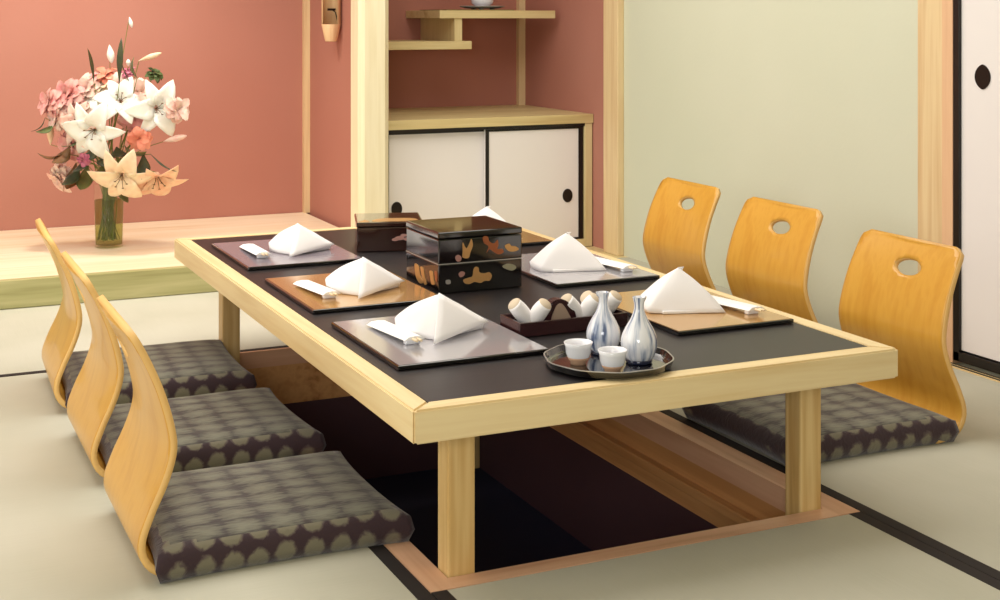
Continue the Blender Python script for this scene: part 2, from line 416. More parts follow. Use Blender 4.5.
# ornament on shelf
SX, SY = 1.76, 3.66
o = set_origin(box('shelf_mat', (1.52, 1.86, 3.52, 3.85, 1.056, 1.060), M['greenmat'], bev=.001), (1.69, 3.68, 1.056))
tag(o, 'olive cloth mat lying on the upper wall shelf', 'mat')
t = thing('incense_burner', (SX, SY, 1.060), 'silvery grey incense burner on the upper wall shelf', 'incense burner')
bm = bmesh.new(); lathe(bm, [(0, .006), (.075, .006), (.105, .014), (.108, .018), (.09, .013), (0, .012)], 40)
for k in range(3):
    a = k*2*PI/3; bx(bm, .05*math.cos(a)-.008, .05*math.cos(a)+.008, .05*math.sin(a)-.008, .05*math.sin(a)+.008, 0, .008)
link('saucer', bm, M['ceramic_grey'], t, smooth=True)
bm = bmesh.new(); lathe(bm, [(0, .014), (.028, .014), (.05, .03), (.055, .055), (.045, .075), (.05, .085), (.042, .085), (.038, .07), (0, .04)], 40)
link('bowl', bm, M['porcelain'], t, smooth=True)
bm = bmesh.new(); lathe(bm, [(.048, .086), (.04, .1), (.015, .108), (.012, .12), (0, .125)], 32)
link('lid', bm, M['ceramic_grey'], t, smooth=True)

# hanging flower holder on partition
t = thing('hanging_flower_holder', (1.005, 3.605, .918), 'pale wooden hanging flower holder with dark hook on the narrow terracotta wall', 'flower holder')
bm = bmesh.new(); lathe(bm, [(0, 0), (.024, 0), (.027, .004), (.0425, .075), (.0425, .076)], 40)
link('tapered_base', bm, M['paper'] if False else M['bamboo'], t, smooth=True)
bm = bmesh.new()
n = 40; rr = .0425
# open cylinder: a front window is left out between z .076 and .26
for zz0, zz1, full in ((.076, .25, False), (.25, .36, True)):
    for i in range(n):
        a0, a1 = 2*PI*i/n, 2*PI*(i+1)/n
        am = (a0+a1)/2
        d = abs((am-math.radians(245)+PI) % (2*PI)-PI)
        if not full and d < .95: continue
        vv = [bm.verts.new((r*math.cos(a), r*math.sin(a), z)) for r, a, z in ((rr, a0, zz0), (rr, a1, zz0), (rr, a1, zz1), (rr, a0, zz1))]
        bm.faces.new(vv)
bmesh.ops.remove_doubles(bm, verts=bm.verts[:], dist=1e-5)
o = link('body', bm, M['bamboo'], t, smooth=True)
sm = o.modifiers.new('s', 'SOLIDIFY'); sm.thickness = .005; sm.offset = -1
bm = bmesh.new(); tube(bm, [(.036, .01, .08), (.02, .0, .13), (.0, -.01, .14)], .0025); bx(bm, -.018, .016, -.016, -.004, .136, .146)
link('hook', bm, M['handle'], t)

# ------------------------------------------------------------------ table
W, L, H, T, R = 1.064, 2.03, .347, .060, .044
t = thing('low_table', (W/2, L/2, 0), 'large low dining table with pale wood frame and black inlaid top over the pit', 'table')
def frame_piece(pts, m, name='top_frame'):
    bm = bmesh.new(); prism(bm, pts, lambda u, v, w: (u, v, H-T+w), T)
    bmesh.ops.bevel(bm, geom=[e for e in bm.edges], offset=.0035, segments=2, affect='EDGES')
    return link(name, bm, m, t, True)
frame_piece([(0, 0), (W, 0), (W-R, R), (R, R)], M['hinoki_x'])
frame_piece([(0, L), (R, L-R), (W-R, L-R), (W, L)], M['hinoki_x'])
frame_piece([(0, 0), (R, R), (R, L-R), (0, L)], M['hinoki_y'])
frame_piece([(W, 0), (W, L), (W-R, L-R), (W-R, R)], M['hinoki_y'])
box('tabletop', (R, W-R, R, L-R, H-.03, H-.001), M['top_black'], t)
PL = .054
for (x, y) in ((.1105, .1095), (W-.1105-PL, .1095), (.1105, L-.1095-PL), (W-.1105-PL, L-.1095-PL)):
    bm = bmesh.new(); bx(bm, x, x+PL, y, y+PL, -.44, H-T, bev=.005)
    link('leg', bm, M['leg_z'], t, True)
# inner aprons
box('apron', (.125, .15, .165, L-.165, H-T-.035, H-T), M['hinoki_y'], t)
box('apron', (W-.15, W-.125, .165, L-.165, H-T-.035, H-T), M['hinoki_y'], t)

# ------------------------------------------------------------------ floor chairs (moulded plywood, no legs)
CW = .20     # half width
prof = [(.22, .004), (.12, .004), (.05, .005), (.0, .014), (-.026, .040), (-.030, .075), (-.012, .125), (.006, .175), (.016, .225), (.011, .275), (-.007, .34), (-.032, .40), (-.060, .454)]
P = crom([(a, 0, b) for a, b in prof], 10)
S = [0]
for a, b in zip(P, P[1:]): S.append(S[-1]+(b-a).length)
TOT = S[-1]
def at_s(s):
    s = max(0, min(TOT, s))
    for i in range(len(S)-1):
        if s <= S[i+1]:
            f = (s-S[i])/(S[i+1]-S[i]); return P[i].lerp(P[i+1], f)
    return P[-1]
def s_of(idx): return S[idx*10]
SB = s_of(2)     # split seat/back
def half_w(s):
    f = max(0, min(1, (s-s_of(5))/(TOT-s_of(5))))
    b = .022*max(0, min(1, (s_of(2)-s)/.05))
    return CW-.018*f**1.3-b
def shell(name, s0, s1, hole, parent):
    # outline in (w, s)
    rc = .026
    pts = []
    top = s1 >= TOT-1e-6; bot = s0 <= 1e-6
    n = 40
    right = []
    for i in range(n+1):
        s = s0+(s1-s0)*i/n
        w = half_w(s)
        if top and s > s1-rc: w -= rc-math.sqrt(max(0, rc*rc-(s-(s1-rc))**2))
        if bot and s < s0+rc: w -= rc-math.sqrt(max(0, rc*rc-((s0+rc)-s)**2))
        right.append((w, s))
    outline = right+[(-w, s) for w, s in reversed(right)]
    # drop duplicates
    verts = [Vector(p) for p in outline]
    loop = list(range(len(verts)))
    edges = [(loop[i], loop[(i+1) % len(loop)]) for i in range(len(loop))]
    hs, ha, hb, hc = TOT-.078, .048, .0215, .014
    if hole:
        k0 = len(verts); m_ = 64
        for i in range(m_):
            a = 2*PI*i/m_; verts.append(Vector((hc+ha*math.cos(a), hs+hb*math.sin(a))))
        edges += [(k0+i, k0+(i+1) % m_) for i in range(m_)]
    nw, ns = 40, max(6, int((s1-s0)/.009))
    for i in range(1, ns):
        s = s0+(s1-s0)*i/ns
        for j in range(nw+1):
            w = -CW+2*CW*j/nw
            if abs(w) > half_w(s)-.005: continue
            if top and s > s1-rc and abs(w) > half_w(s)-rc: continue
            if bot and s < s0+rc and abs(w) > half_w(s)-rc: continue
            if hole and (((w-hc)/(ha+.006))**2+((s-hs)/(hb+.006))**2) < 1: continue
            verts.append(Vector((w, s)))
    res = delaunay_2d_cdt(verts, edges, [], 1, 1e-6)
    vo, fo = res[0], res[2]
    bm = bmesh.new(); bv = []
    for w, s in vo:
        p = at_s(s)
        f = max(0, min(1, (s-s_of(6))/.12))
        cup = f*.013*(w/CW)**2            # curved around the back
        bv.append(bm.verts.new((p.x+cup, w, p.z)))
    for fc in fo:
        c = sum((vo[i] for i in fc), Vector((0, 0)))/len(fc)
        if hole and ((c.x-hc)/ha)**2+((c.y-hs)/hb)**2 < 1: continue
        try: bm.faces.new([bv[i] for i in fc])
        except ValueError: pass
    o = link(name, bm, [M['plywood'], M['plyedge']], parent, smooth=True)
    md = o.modifiers.new('thick', 'SOLIDIFY'); md.thickness = .013; md.offset = 0; md.material_offset_rim = 1; md.use_even_offset = True
    return o
chair = thing('floor_chair', (-.374, .51, .004), 'x', 'floor chair', 'bent plywood floor chairs around the table')
shell('backrest', SB, TOT, True, chair)
shell('seat', 0, SB, False, chair)
chair['label'] = 'honey plywood legless floor chair nearest the camera in the left row'
copy_tree(chair, (-.374, 1.085, .004), 0, 'middle honey plywood legless floor chair of the left row')
copy_tree(chair, (-.374, 1.68, .004), math.radians(-2), 'farthest honey plywood legless floor chair of the left row, by the alcove')
copy_tree(chair, (1.530, .54, .004), PI, 'nearest plywood floor chair on the right, beside the white sliding door')
copy_tree(chair, (1.634, 1.22, .004), PI+math.radians(1), 'middle plywood floor chair of the right row, against the pale green wall')
copy_tree(chair, (1.662, 1.785, .004), PI-math.radians(1), 'farthest plywood floor chair of the right row, next to the corner post')

# ------------------------------------------------------------------ cushions
def cushion_mesh(lx, ly, h):
    bm = bmesh.new(); n = 36
    def prof_h(u, v):
        e = (1-abs(u)**7)*(1-abs(v)**7)
        return h*(.70+.30*(max(0, e))**.45)*(1-.06*(max(abs(u), abs(v))**3))
    g = {}
    for i in range(n+1):
        for j in range(n+1):
            u, v = -1+2*i/n, -1+2*j/n
            u, v = math.sin(u*PI/2)*.25+u*.75, math.sin(v*PI/2)*.25+v*.75
            k = 1+.035*(abs(u*v))**3       # pointed corners
            x, y = u*lx/2*k*(1-.02*(1-v*v)), v*ly/2*k*(1-.02*(1-u*u))
            edge = i in (0, n) or j in (0, n)
            z = prof_h(u, v)+.0015*math.sin(9*u+4*v)*(1-u*u)*(1-v*v)
            g[i, j, 1] = bm.verts.new((x, y, z))
            g[i, j, 0] = bm.verts.new((x*.985, y*.985, -.0125 if abs(v) > .95 or u > .9 else .0))
    for i in range(n):
        for j in range(n):
            bm.faces.new((g[i, j, 1], g[i+1, j, 1], g[i+1, j+1, 1], g[i, j+1, 1]))
            bm.faces.new((g[i, j, 0], g[i, j+1, 0], g[i+1, j+1, 0], g[i+1, j, 0]))
    ring = [(i, 0) for i in range(n)]+[(n, j) for j in range(n)]+[(i, n) for i in range(n, 0, -1)]+[(0, j) for j in range(n, 0, -1)]
    mids = {}
    for (i, j) in ring:
        a, b = g[i, j, 1].co, g[i, j, 0].co
        u, v = -1+2*i/n, -1+2*j/n
        m_ = (a+b)/2; m_.x += .008*u; m_.y += .008*v
        mids[i, j] = bm.verts.new(m_)
    for k in range(len(ring)):
        a, b = ring[k], ring[(k+1) % len(ring)]
        bm.faces.new((g[a[0], a[1], 1], mids[a], mids[b], g[b[0], b[1], 1]))
        bm.faces.new((mids[a], g[a[0], a[1], 0], g[b[0], b[1], 0], mids[b]))
    return bm
cu = link('floor_cushion', cushion_mesh(.47, .425, .058), [M['cushion_top'], M['cushion']], smooth=True)
for p_ in cu.data.polygons:
    c_ = p_.center
    if abs(c_.x) > .222 or abs(c_.y) > .199 or abs(p_.normal.z) < .6: p_.material_index = 1
def place_cushion(first, loc, rz, label):
    o = cu if first else cu.copy()
    if not first: COL.objects.link(o)
    o.location = loc; o.rotation_euler = (0, 0, rz)
    tag(o, label, 'cushion', 'brocade floor cushions on the chairs')
ZCU = .0145
place_cushion(True, (-.135, .515, ZCU), 0, 'grey-green brocade floor cushion nearest the camera in the left row')
place_cushion(False, (-.135, 1.09, ZCU), math.radians(1), 'middle grey-green brocade floor cushion of the left row')
place_cushion(False, (-.135, 1.685, ZCU), math.radians(-2), 'farthest brocade floor cushion of the left row, by the back table leg')
place_cushion(False, (1.285, .555, ZCU), PI, 'brocade floor cushion under the right end of the table, nearest the sliding door')
place_cushion(False, (1.38, 1.245, ZCU), PI, 'brocade floor cushion in front of the middle right chair, mostly hidden by the table')
place_cushion(False, (1.405, 1.80, ZCU), PI, 'brocade floor cushion in front of the farthest right chair, mostly hidden by the table')

# ------------------------------------------------------------------ trays, napkins, chopsticks
def make_tray(x0, x1, y0, y1, m, label):
    cx, cy = (x0+x1)/2, (y0+y1)/2
    t = thing('place_tray', (cx, cy, H), label, 'tray', 'rectangular lacquer trays at the six places')
    bm = bmesh.new(); bx(bm, x0-cx, x1-cx, y0-cy, y1-cy, 0, .009, bev=.002)
    link('tray_body', bm, M['lacquer'], t)
    bm = bmesh.new(); bx(bm, x0-cx+.004, x1-cx-.004, y0-cy+.004, y1-cy-.004, .009, .0098)
    link('tray_face', bm, m, t)
TZ = H+.0098
make_tray(.070, .397, .262, .682, M['silver'], 'silver grey lacquer tray nearest on the left side of the table')
make_tray(.070, .397, .815, 1.235, M['gold'], 'gold brown lacquer tray in the middle of the left side')
make_tray(.070, .397, 1.405, 1.835, M['mauve'], 'mauve grey lacquer tray at the far left corner of the table')
make_tray(.712, 1.013, .283, .702, M['gold'], 'gold lacquer tray nearest on the right side, beside the sake bottles')
make_tray(.712, 1.013, .850, 1.285, M['silver'], 'grey lacquer tray in the middle of the right side')
make_tray(.712, 1.013, 1.455, 1.885, M['gold'], 'gold lacquer tray at the far right corner, half hidden by the stacked box')

def napkin_mesh(apex, corners, h, kx=.82):
    corners = [(apex[0]+(c_[0]-apex[0])*kx, c_[1], c_[2], c_[3]) for c_ in corners]
    """corners: list of (x, y, zlift, sharp)"""
    bm = bmesh.new()
    base = []
    N = len(corners)
    for i in range(N):
        a, b = corners[i], corners[(i+1) % N]
        pa, pb = corners[i-1], corners[(i+2) % N]
        for k in range(8):
            t = k/8
            A, B = Vector(a[:3]), Vector(b[:3])
            p0 = A-(B-A) if a[3] else Vector(pa[:3]); p3 = B+(B-A) if b[3] else Vector(pb[:3])
            q = .5*((2*A)+(B-p0)*t+(2*p0-5*A+4*B-p3)*t*t+(3*A-p0-3*B+p3)*t**3)
            base.append(q)
    ap = Vector((apex[0], apex[1], h))
    nr = 12; rings = []
    for r in range(1, nr+1):
        t = r/nr
        ring = []
        for k, q in enumerate(base):
            p = ap.lerp(q, t)
            bul = math.sin(PI*t)*.006
            d = Vector((q.x-ap.x, q.y-ap.y, 0)); d.normalize()
            p += d*bul*.8; p.z += bul*.6
            p.z += .0012*math.sin(k*.7+t*5)*t
            ring.append(bm.verts.new(p))
        rings.append(ring)
    a = bm.verts.new(ap); n = len(base)
    for k in range(n): bm.faces.new((a, rings[0][k], rings[0][(k+1) % n]))
    for r0, r1 in zip(rings, rings[1:]):
        for k in range(n): bm.faces.new((r0[k], r1[k], r1[(k+1) % n], r0[(k+1) % n]))
    low = [bm.verts.new((q.x*.97+ap.x*.03, q.y*.97+ap.y*.03, .001)) for q in base]
    for k in range(n): bm.faces.new((rings[-1][k], low[k], low[(k+1) % n], rings[-1][(k+1) % n]))
    bm.faces.new(low)
    return bm
def sheet(bm, P3, n=8, th=.003, belly=.004):
    """triangular cloth layer"""
    A, B, C_ = [Vector(p) for p in P3]
    nrm = (B-A).cross(C_-A).normalized()
    if nrm.z < 0: nrm = -nrm
    g = {}
    for i in range(n+1):
        for j in range(n+1-i):
            u, v = i/n, j/n
            p = A+(B-A)*u+(C_-A)*v
            w = 27*u*v*(1-u-v)
            g[i, j] = (p+nrm*(belly*w+.003), p+nrm*(belly*w+.003-th))
    vt = {k: (bm.verts.new(a), bm.verts.new(b)) for k, (a, b) in g.items()}
    for i in range(n):
        for j in range(n-i):
            for s in (0, 1):
                bm.faces.new((vt[i, j][s], vt[i+1, j][s], vt[i, j+1][s]))
                if i+j < n-1: bm.faces.new((vt[i+1, j][s], vt[i+1, j+1][s], vt[i, j+1][s]))
    ed = [(i, 0) for i in range(n+1)]+[(n-j, j) for j in range(1, n+1)]+[(0, n-j) for j in range(1, n)]
    for k in range(len(ed)):
        a, b = ed[k], ed[(k+1) % len(ed)]
        bm.faces.new((vt[a][0], vt[b][0], vt[b][1], vt[a][1]))
def napkin_left(loc, rz, label, src=None, sc=1):
    t = thing('napkin', loc, label, 'napkin', 'folded white napkins on the trays', rz)
    if src:
        for ch in src.children:
            c = ch.copy(); COL.objects.link(c); c.parent = t
        t.scale = (sc,)*3
        return t
    bm = napkin_mesh((.018, .036), [(-.012, -.008, .004, 1), (.155, .052, .014, 1), (.13, .13, .012, 0), (.045, .155, .016, 0), (-.035, .155, .024, 0), (-.066, .105, .018, 0), (-.052, .045, .006, 0)], .086)
    link('cloth_cone', bm, M['linen'], t, smooth=True)
    bm = bmesh.new(); sheet(bm, [(.018, .036, .088), (-.026, -.046, .002), (.139, .050, .014)])
    link('front_flap', bm, M['linen'], t, smooth=True)
    t.scale = (sc,)*3
    return t
n1 = napkin_left((.218, .43, TZ), 0, 'folded white napkin on the nearest left tray')
napkin_left((.222, .925, TZ), math.radians(3), 'folded white napkin on the gold brown left tray', n1, .97)
napkin_left((.235, 1.54, TZ), math.radians(-2), 'folded white napkin on the far left mauve grey tray', n1, .94)
def napkin_right(loc, rz, label, src=None):
    t = thing('napkin', loc, label, 'napkin', 'folded white napkins on the trays', rz)
    if src:
        for ch in src.children:
            c = ch.copy(); COL.objects.link(c); c.parent = t
        return t
    bm = napkin_mesh((-.012, .030), [(-.122, .030, .010, 0), (-.10, -.002, .004, 0), (.075, -.058, .002, 1), (.105, .03, .010, 1), (.10, .11, .012, 0), (-.01, .145, .012, 0), (-.1, .10, .012, 0)], .094)
    link('cloth_cone', bm, M['linen'], t, smooth=True)
    bm = bmesh.new(); bx(bm, -.085, -.0, -.006, .04, .0005, .007, bev=.002)
    bmesh.ops.rotate(bm, verts=bm.verts[:], cent=(0, 0, 0), matrix=Matrix.Rotation(math.radians(-17), 3, 'Z'))
    bmesh.ops.translate(bm, verts=bm.verts[:], vec=(.005, -.030, 0))
    link('folded_hem', bm, M['linen'], t)
    bm = bmesh.new(); sheet(bm, [(-.014, .030, .0945), (-.006, .028, .084), (.004, .034, .094)], n=4, belly=.0)
    link('peak_fold', bm, M['linen'], t, smooth=True)
    return t
n2 = napkin_right((.848, .45, TZ), 0, 'folded white napkin on the nearest right gold tray')
napkin_right((.852, 1.01, TZ), math.radians(4), 'folded white napkin on the middle right grey tray', n2)
napkin_right((.868, 1.56, TZ), math.radians(8), 'folded white napkin on the far right tray, behind the stacked box', n2)

def chop(loc, rz, label, tilt, src=None):
    t = thing('chopstick_set', loc, label, 'chopsticks', 'chopsticks in white paper sleeves', rz)
    if src:
        for ch in src.children:
            c = ch.copy(); COL.objects.link(c); c.parent = t
        return t
    # along +y, near end at y=0 raised on the rest
    n = 14
    bm = bmesh.new(); prev = None
    for i in range(n+1):
        f = i/n; y = .205*f
        w = .023+.003*f; z0 = .012-.008*f
        up = .0075
        ring = [bm.verts.new((x, y, z)) for x, z in ((-w, z0), (-w*.6, z0+up*.8), (0, z0+up), (w*.6, z0+up*.8), (w, z0), (0, z0-.001))]
        if prev:
            for k in range(6): bm.faces.new((prev[k], prev[(k+1) % 6], ring[(k+1) % 6], ring[k]))
        else: bm.faces.new(ring)
        prev = ring
    bm.faces.new(prev); link('paper_sleeve', bm, M['paper'], t, smooth=False)
    for s in (-1, 1):
        bm = bmesh.new(); tube(bm, [(s*.0045, -.022, .0145), (s*.0055, .05, .0125)], [.0028, .0035], 8)
        link('chopstick', bm, M['chopstick'], t)
    bm = bmesh.new(); bx(bm, -.016, .016, .012, .026, 0, .0115, bev=.003, seg=3)
    for v_ in bm.verts:
        if v_.co.z > .006: v_.co.z -= .003*(1-(abs(v_.co.x)/.022)**2)
    link('chopstick_rest', bm, M['porcelain'], t, smooth=True)
    return t
c1 = chop((.158, .400, TZ), math.radians(2), 'white paper sleeve of chopsticks on the nearest left tray', 0)
chop((.145, .91, TZ), math.radians(3), 'white paper sleeve of chopsticks on the gold brown left tray', 0, c1)
chop((.142, 1.51, TZ), math.radians(-2), 'white paper sleeve of chopsticks on the far left tray', 0, c1)
chop((.958, .345, TZ), math.radians(4), 'white paper sleeve of chopsticks beside the nearest right napkin', 0, c1)
chop((.960, .91, TZ), math.radians(3), 'white paper sleeve of chopsticks beside the middle right napkin', 0, c1)

# ------------------------------------------------------------------ stacked lacquer box
BX0, BX1, BY0, BY1 = .415, .641, .903, 1.125
t = thing('tiered_box', ((BX0+BX1)/2, (BY0+BY1)/2, H), 'two-tier black lacquer box with gold leaf motifs, in the middle of the table', 'lacquer box')
box('lower_tier', (BX0, BX1, BY0, BY1, H, H+.072), M['lacquer'], t, bev=.003)
box('upper_tier', (BX0, BX1, BY0, BY1, H+.0735, H+.133), M['lacquer'], t, bev=.003)
lid = bmesh.new(); bx(lid, BX0-.001, BX1+.001, BY0-.001, BY1+.001, H+.134, H+.151, bev=.004, seg=3)
link('lid', lid, M['lacquer'], t, True)
for z in (H+.0717,):
    bm = bmesh.new()
    bx(bm, BX0-.0012, BX1+.0012, BY0-.0012, BY0, z, z+.0022); bx(bm, BX0-.0012, BX0, BY0, BY1, z, z+.0022)
    link('painted_edge_highlight', bm, M['rimlite'], t, True)  # highlight along the tier joint, put in as a pale strip
def blob(name, pts, m, face='front'):
    """pts in zoom-crop pixels -> face coordinates"""
    P = crom([(u, v, 0) for u, v in pts], 5, True)
    bm = bmesh.new()
    if face == 'front':
        k = (BX1-BX0)/415
        fn = lambda u, v, w: (BX0+(u-495)*k, BY0-.0002-w, H+.0695+(408-(v+.11*(u-495)*.25)-0)*.143/290*1.0)
        fn = lambda u, v, w: (BX0+(u-495)*k, BY0-.0002-w, H+.148*(570-.096*(u-495)-v)/290)
    else:
        fn = lambda u, v, w: (BX0-.0002-w, BY0+(495-u)/155*(BY1-BY0), H+.148*(570-.58*(495-u)-v)/290*1.02)
    prism(bm, [(p.x, p.y) for p in P], fn, .0012)
    link(name, bm, m, t, True)
blob('gold_motif', [(612, 318), (622, 335), (632, 345), (645, 322), (655, 300), (662, 330), (650, 365), (640, 392), (612, 390), (612, 360)], M['goldleaf'])
blob('copper_motif', [(712, 290), (735, 285), (745, 310), (770, 318), (785, 300), (790, 325), (785, 345), (810, 345), (815, 362), (790, 372), (765, 360), (745, 348), (730, 365), (740, 335), (718, 318)], M['copperleaf'])
blob('pale_motif', [(822, 330), (845, 318), (855, 328), (880, 332), (893, 345), (870, 356), (840, 354)], M['goldleaf'])
blob('pink_motif', [(575, 390), (590, 378), (605, 388), (602, 406), (585, 410)], M['pinkleaf'])
blob('gold_motif', [(615, 498), (640, 488), (660, 480), (665, 450), (675, 435), (690, 438), (695, 460), (720, 465), (745, 460), (757, 478), (745, 500), (720, 502), (700, 512), (670, 508), (645, 518), (622, 515)], M['goldleaf'])
blob('grey_motif', [(810, 430), (835, 417), (870, 422), (880, 436), (860, 450), (830, 444)], M['silverleaf'])
blob('pink_motif', [(592, 470), (605, 458), (622, 462), (618, 478), (600, 486)], M['pinkleaf'])
blob('white_motif', [(530, 502), (550, 500), (552, 517), (532, 519)], M['rimlite'])
blob('gold_motif', [(385, 385+25), (402, 425), (410, 470), (425, 505), (408, 508), (392, 480), (385, 440)], M['goldleaf'], 'side')
blob('gold_motif', [(412, 430), (425, 440), (432, 480), (440, 515), (430, 515), (420, 480)], M['goldleaf'], 'side')
blob('gold_motif', [(455, 455), (468, 460), (474, 495), (478, 520), (464, 518), (458, 485)], M['goldleaf'], 'side')
blob('gold_motif', [(478, 458), (488, 465), (490, 500), (485, 510), (480, 485)], M['copperleaf'], 'side')

# second box behind
LB = t = thing('lidded_box', (.52, 1.65, H), 'dark reddish brown lacquer box with a gold-patterned top, behind the tiered box', 'lacquer box')
box('box_body', (.425, .615, 1.555, 1.745, H, H+.070), M['lacquer_brown'], t, bev=.003)
box('lid', (.423, .617, 1.553, 1.747, H+.071, H+.085), M['lacquer_brown'], t, bev=.004)
bm = bmesh.new()
for (a, b, c, d) in ((.47, .60, 1.575, 1.62), (.43, .462, 1.57, 1.60)):
    prism(bm, [(p.x, p.y) for p in crom([(a, c, 0), ((a+b)/2, c-.004, 0), (b, c, 0), (b-.01, d, 0), ((a+b)/2, d+.008, 0), (a+.02, d, 0)], 4, True)], lambda u, v, w: (u, v, H+.085+w), .0008)
link('gold_top_motif', bm, M['goldleaf'], t, True)
blobs = bmesh.new()
for (u, v, r) in ((.548, .038, .010), (.56, .046, .007), (.535, .034, .007), (.57, .035, .008)):
    prism(blobs, [(u+1.4*r*math.cos(a), H+v+.6*r*math.sin(a)) for a in [2*PI*i/16 for i in range(16)]], lambda a, b, w: (a, 1.5548-w, b), .001)
link('faded_side_motif', blobs, M['pinkleaf'], t, True)

LB.location = (.548, 1.625, H); LB.rotation_euler = (0, 0, math.radians(-17))
# centre box with towels
t = thing('serving_box', (.53, .485, H), 'long shallow dark red brown box holding rolled towels, in front of the tiered box', 'box')
a0, a1, b0, b1, bh = .400, .662, .410, .512, .030
box('box_base', (a0+.003, a1-.003, b0+.003, b1-.003, H, H+.008), M['box_red'], t)
box('side', (a0, a1, b0, b0+.006, H, H+bh), M['box_red'], t, bev=.0015)
box('side', (a0, a1, b1-.006, b1, H, H+bh), M['box_red'], t, bev=.0015)
box('side', (a0, a0+.006, b0+.006, b1-.006, H, H+bh), M['box_red'], t, bev=.0015)
box('side', (a1-.006, a1, b0+.006, b1-.006, H, H+bh), M['box_red'], t, bev=.0015)
def towel_v():
    t = thing('rolled_towel', (.44, .49, H+.008), 'x', 'towel', 'white towels folded into a V in the serving box')
    for s, bend in ((-1, .022), (1, .016)):
        path = crom([(0, 0, .006), (s*.011, -.002, .020), (s*(.013+.4*bend), -.006, .034), (s*(.018+.7*bend), -.012, .048)], 6)
        N_ = len(path)-1
        bm = bmesh.new(); tube(bm, path, [.0105+.0065*math.sin(PI*min(1, .1+.68*i/N_)) for i in range(N_+1)], 18)
        for v_ in bm.verts: v_.co.y *= 1.25
        link('towel_roll', bm, M['linen'], t, smooth=True)
        e = path[-1]; d = (path[-1]-path[-3]).normalized()
        bm = bmesh.new(); bmesh.ops.create_uvsphere(bm, u_segments=18, v_segments=10, radius=.0152)
        q = d.to_track_quat('Z', 'Y').to_matrix()
        for v_ in bm.verts: v_.co = q @ Vector((v_.co.x, v_.co.y, v_.co.z*.45))+e
        link('rolled_end', bm, M['beige'], t, smooth=True)
    return t
tw = towel_v(); tw['label'] = 'white V-folded towel with beige ends, leftmost in the serving box'; tw.location = (.450, .462, H+.0085); tw.scale = (1.06,)*3; tw.rotation_euler = (0, 0, math.radians(-25))
copy_tree(tw, (.574, .465, H+.0085), math.radians(-15), 'white V-folded towel in the serving box, just right of the taupe cloth')
copy_tree(tw, (.630, .472, H+.0085), math.radians(-20), 'white V-folded towel at the right end of the serving box, behind the rear bottle')
t = thing('folded_cloth', (.508, .462, H+.0085), 'taupe dome-shaped folded cloth between the white towels in the serving box', 'cloth')
bm = bmesh.new()
for i in range(2):
    pass
P2 = [(.036*math.cos(a), .052*math.sin(a)) for a in [PI*i/20 for i in range(21)]]
prism(bm, P2, lambda u, v, w: (u, -.012-w*0+w, v), .03)
bmesh.ops.bevel(bm, geom=bm.edges[:], offset=.003, segments=2, affect='EDGES')
link('dark_band', bm, M['box_red'], t)
bm = bmesh.new()
P2 = [(-.022, 0), (-.017, .022), (-.007, .042), (.002, .045), (.010, .036), (.022, .015), (.026, 0)]
prism(bm, P2, lambda u, v, w: (u, -.016+w, v), .036)
bmesh.ops.bevel(bm, geom=bm.edges[:], offset=.002, segments=2, affect='EDGES')
link('cloth_fold', bm, M['taupe'], t); t.scale = (1.15, 1, 1.1); t.location.x = .512; t.location.y = .455

# ------------------------------------------------------------------ round tray, bottles, cups
RX, RY = .460, .136
t = thing('round_tray', (RX, RY, H), 'round black lacquer tray with scalloped rim at the front of the table', 'tray')
def wob(a): return 1+.012*math.cos(10*a)
bm = bmesh.new(); lathe(bm, [(0, 0), (.112, 0), (.122, .004), (.126, .016), (.1235, .0165), (.119, .006), (.112, .004), (0, .004)], 120, wob=wob)
link('tray_body', bm, M['lacquer'], t, smooth=False)
bm = bmesh.new(); lathe(bm, [(.1262, .0158), (.1262, .0172), (.1236, .0172), (.1236, .0158), (.1262, .0158)], 120, wob=wob)
link('rim_line', bm, M['rimlite'], t)
RZ = H+.004
def bottle(loc, rz, label, src=None, s=1):
    t = thing('sake_bottle', loc, label, 'sake bottle', 'white porcelain sake bottles on the round tray', rz)
    if src:
        for ch in src.children:
            c = ch.copy(); COL.objects.link(c); c.parent = t
        t.scale = (s,)*3; return t
    prof = crom([(.024, 0, .006), (.031, 0, .016), (.0355, 0, .034), (.0345, 0, .050), (.027, 0, .068), (.0165, 0, .086), (.0105, 0, .102), (.0098, 0, .114), (.0125, 0, .1255), (.0130, 0, .128)], 6)
    pr = [(0, .006)]+[(p.x, p.z) for p in prof]+[(.0108, .128), (.008, .115), (0, .112)]
    bm = bmesh.new(); lathe(bm, pr, 48)
    for v_ in bm.verts:      # pouring lip
        if v_.co.z > .12 and v_.co.x > .009: v_.co.x += .003
    link('bottle_body', bm, M['streak'], t, smooth=True)
    bm = bmesh.new(); lathe(bm, [(0, 0), (.0245, 0), (.0262, .003), (.0262, .008), (.023, .010), (0, .010)], 40)
    link('foot', bm, M['navy_foot'], t, smooth=True)
    return t
b1_ = bottle((.515, .112, RZ), math.radians(20), 'front white sake bottle with blue-grey streaks and navy foot')
bottle((.487, .205, RZ), math.radians(160), 'rear white sake bottle, left of and behind the streaked one', b1_, .96)
def cup(loc, rz, label, src=None):
    t = thing('sake_cup', loc, label, 'sake cup', 'small sake cups on the round tray', rz)
    if src:
        for ch in src.children:
            c = ch.copy(); COL.objects.link(c); c.parent = t
        return t
    bm = bmesh.new(); lathe(bm, [(.0215, .014), (.0245, .022), (.0255, .034), (.0285, .0425), (.0272, .043), (.0235, .034), (.021, .02), (.012, .012), (0, .011)], 40)
    link('cup_bowl', bm, M['porcelain'], t, smooth=True)
    bm = bmesh.new(); lathe(bm, [(0, 0), (.015, 0), (.0155, .005), (.019, .009), (.0216, .0142), (.0205, .0145), (0, .0105)], 40)
    link('clay_foot', bm, M['tan_clay'], t, smooth=True)
    return t
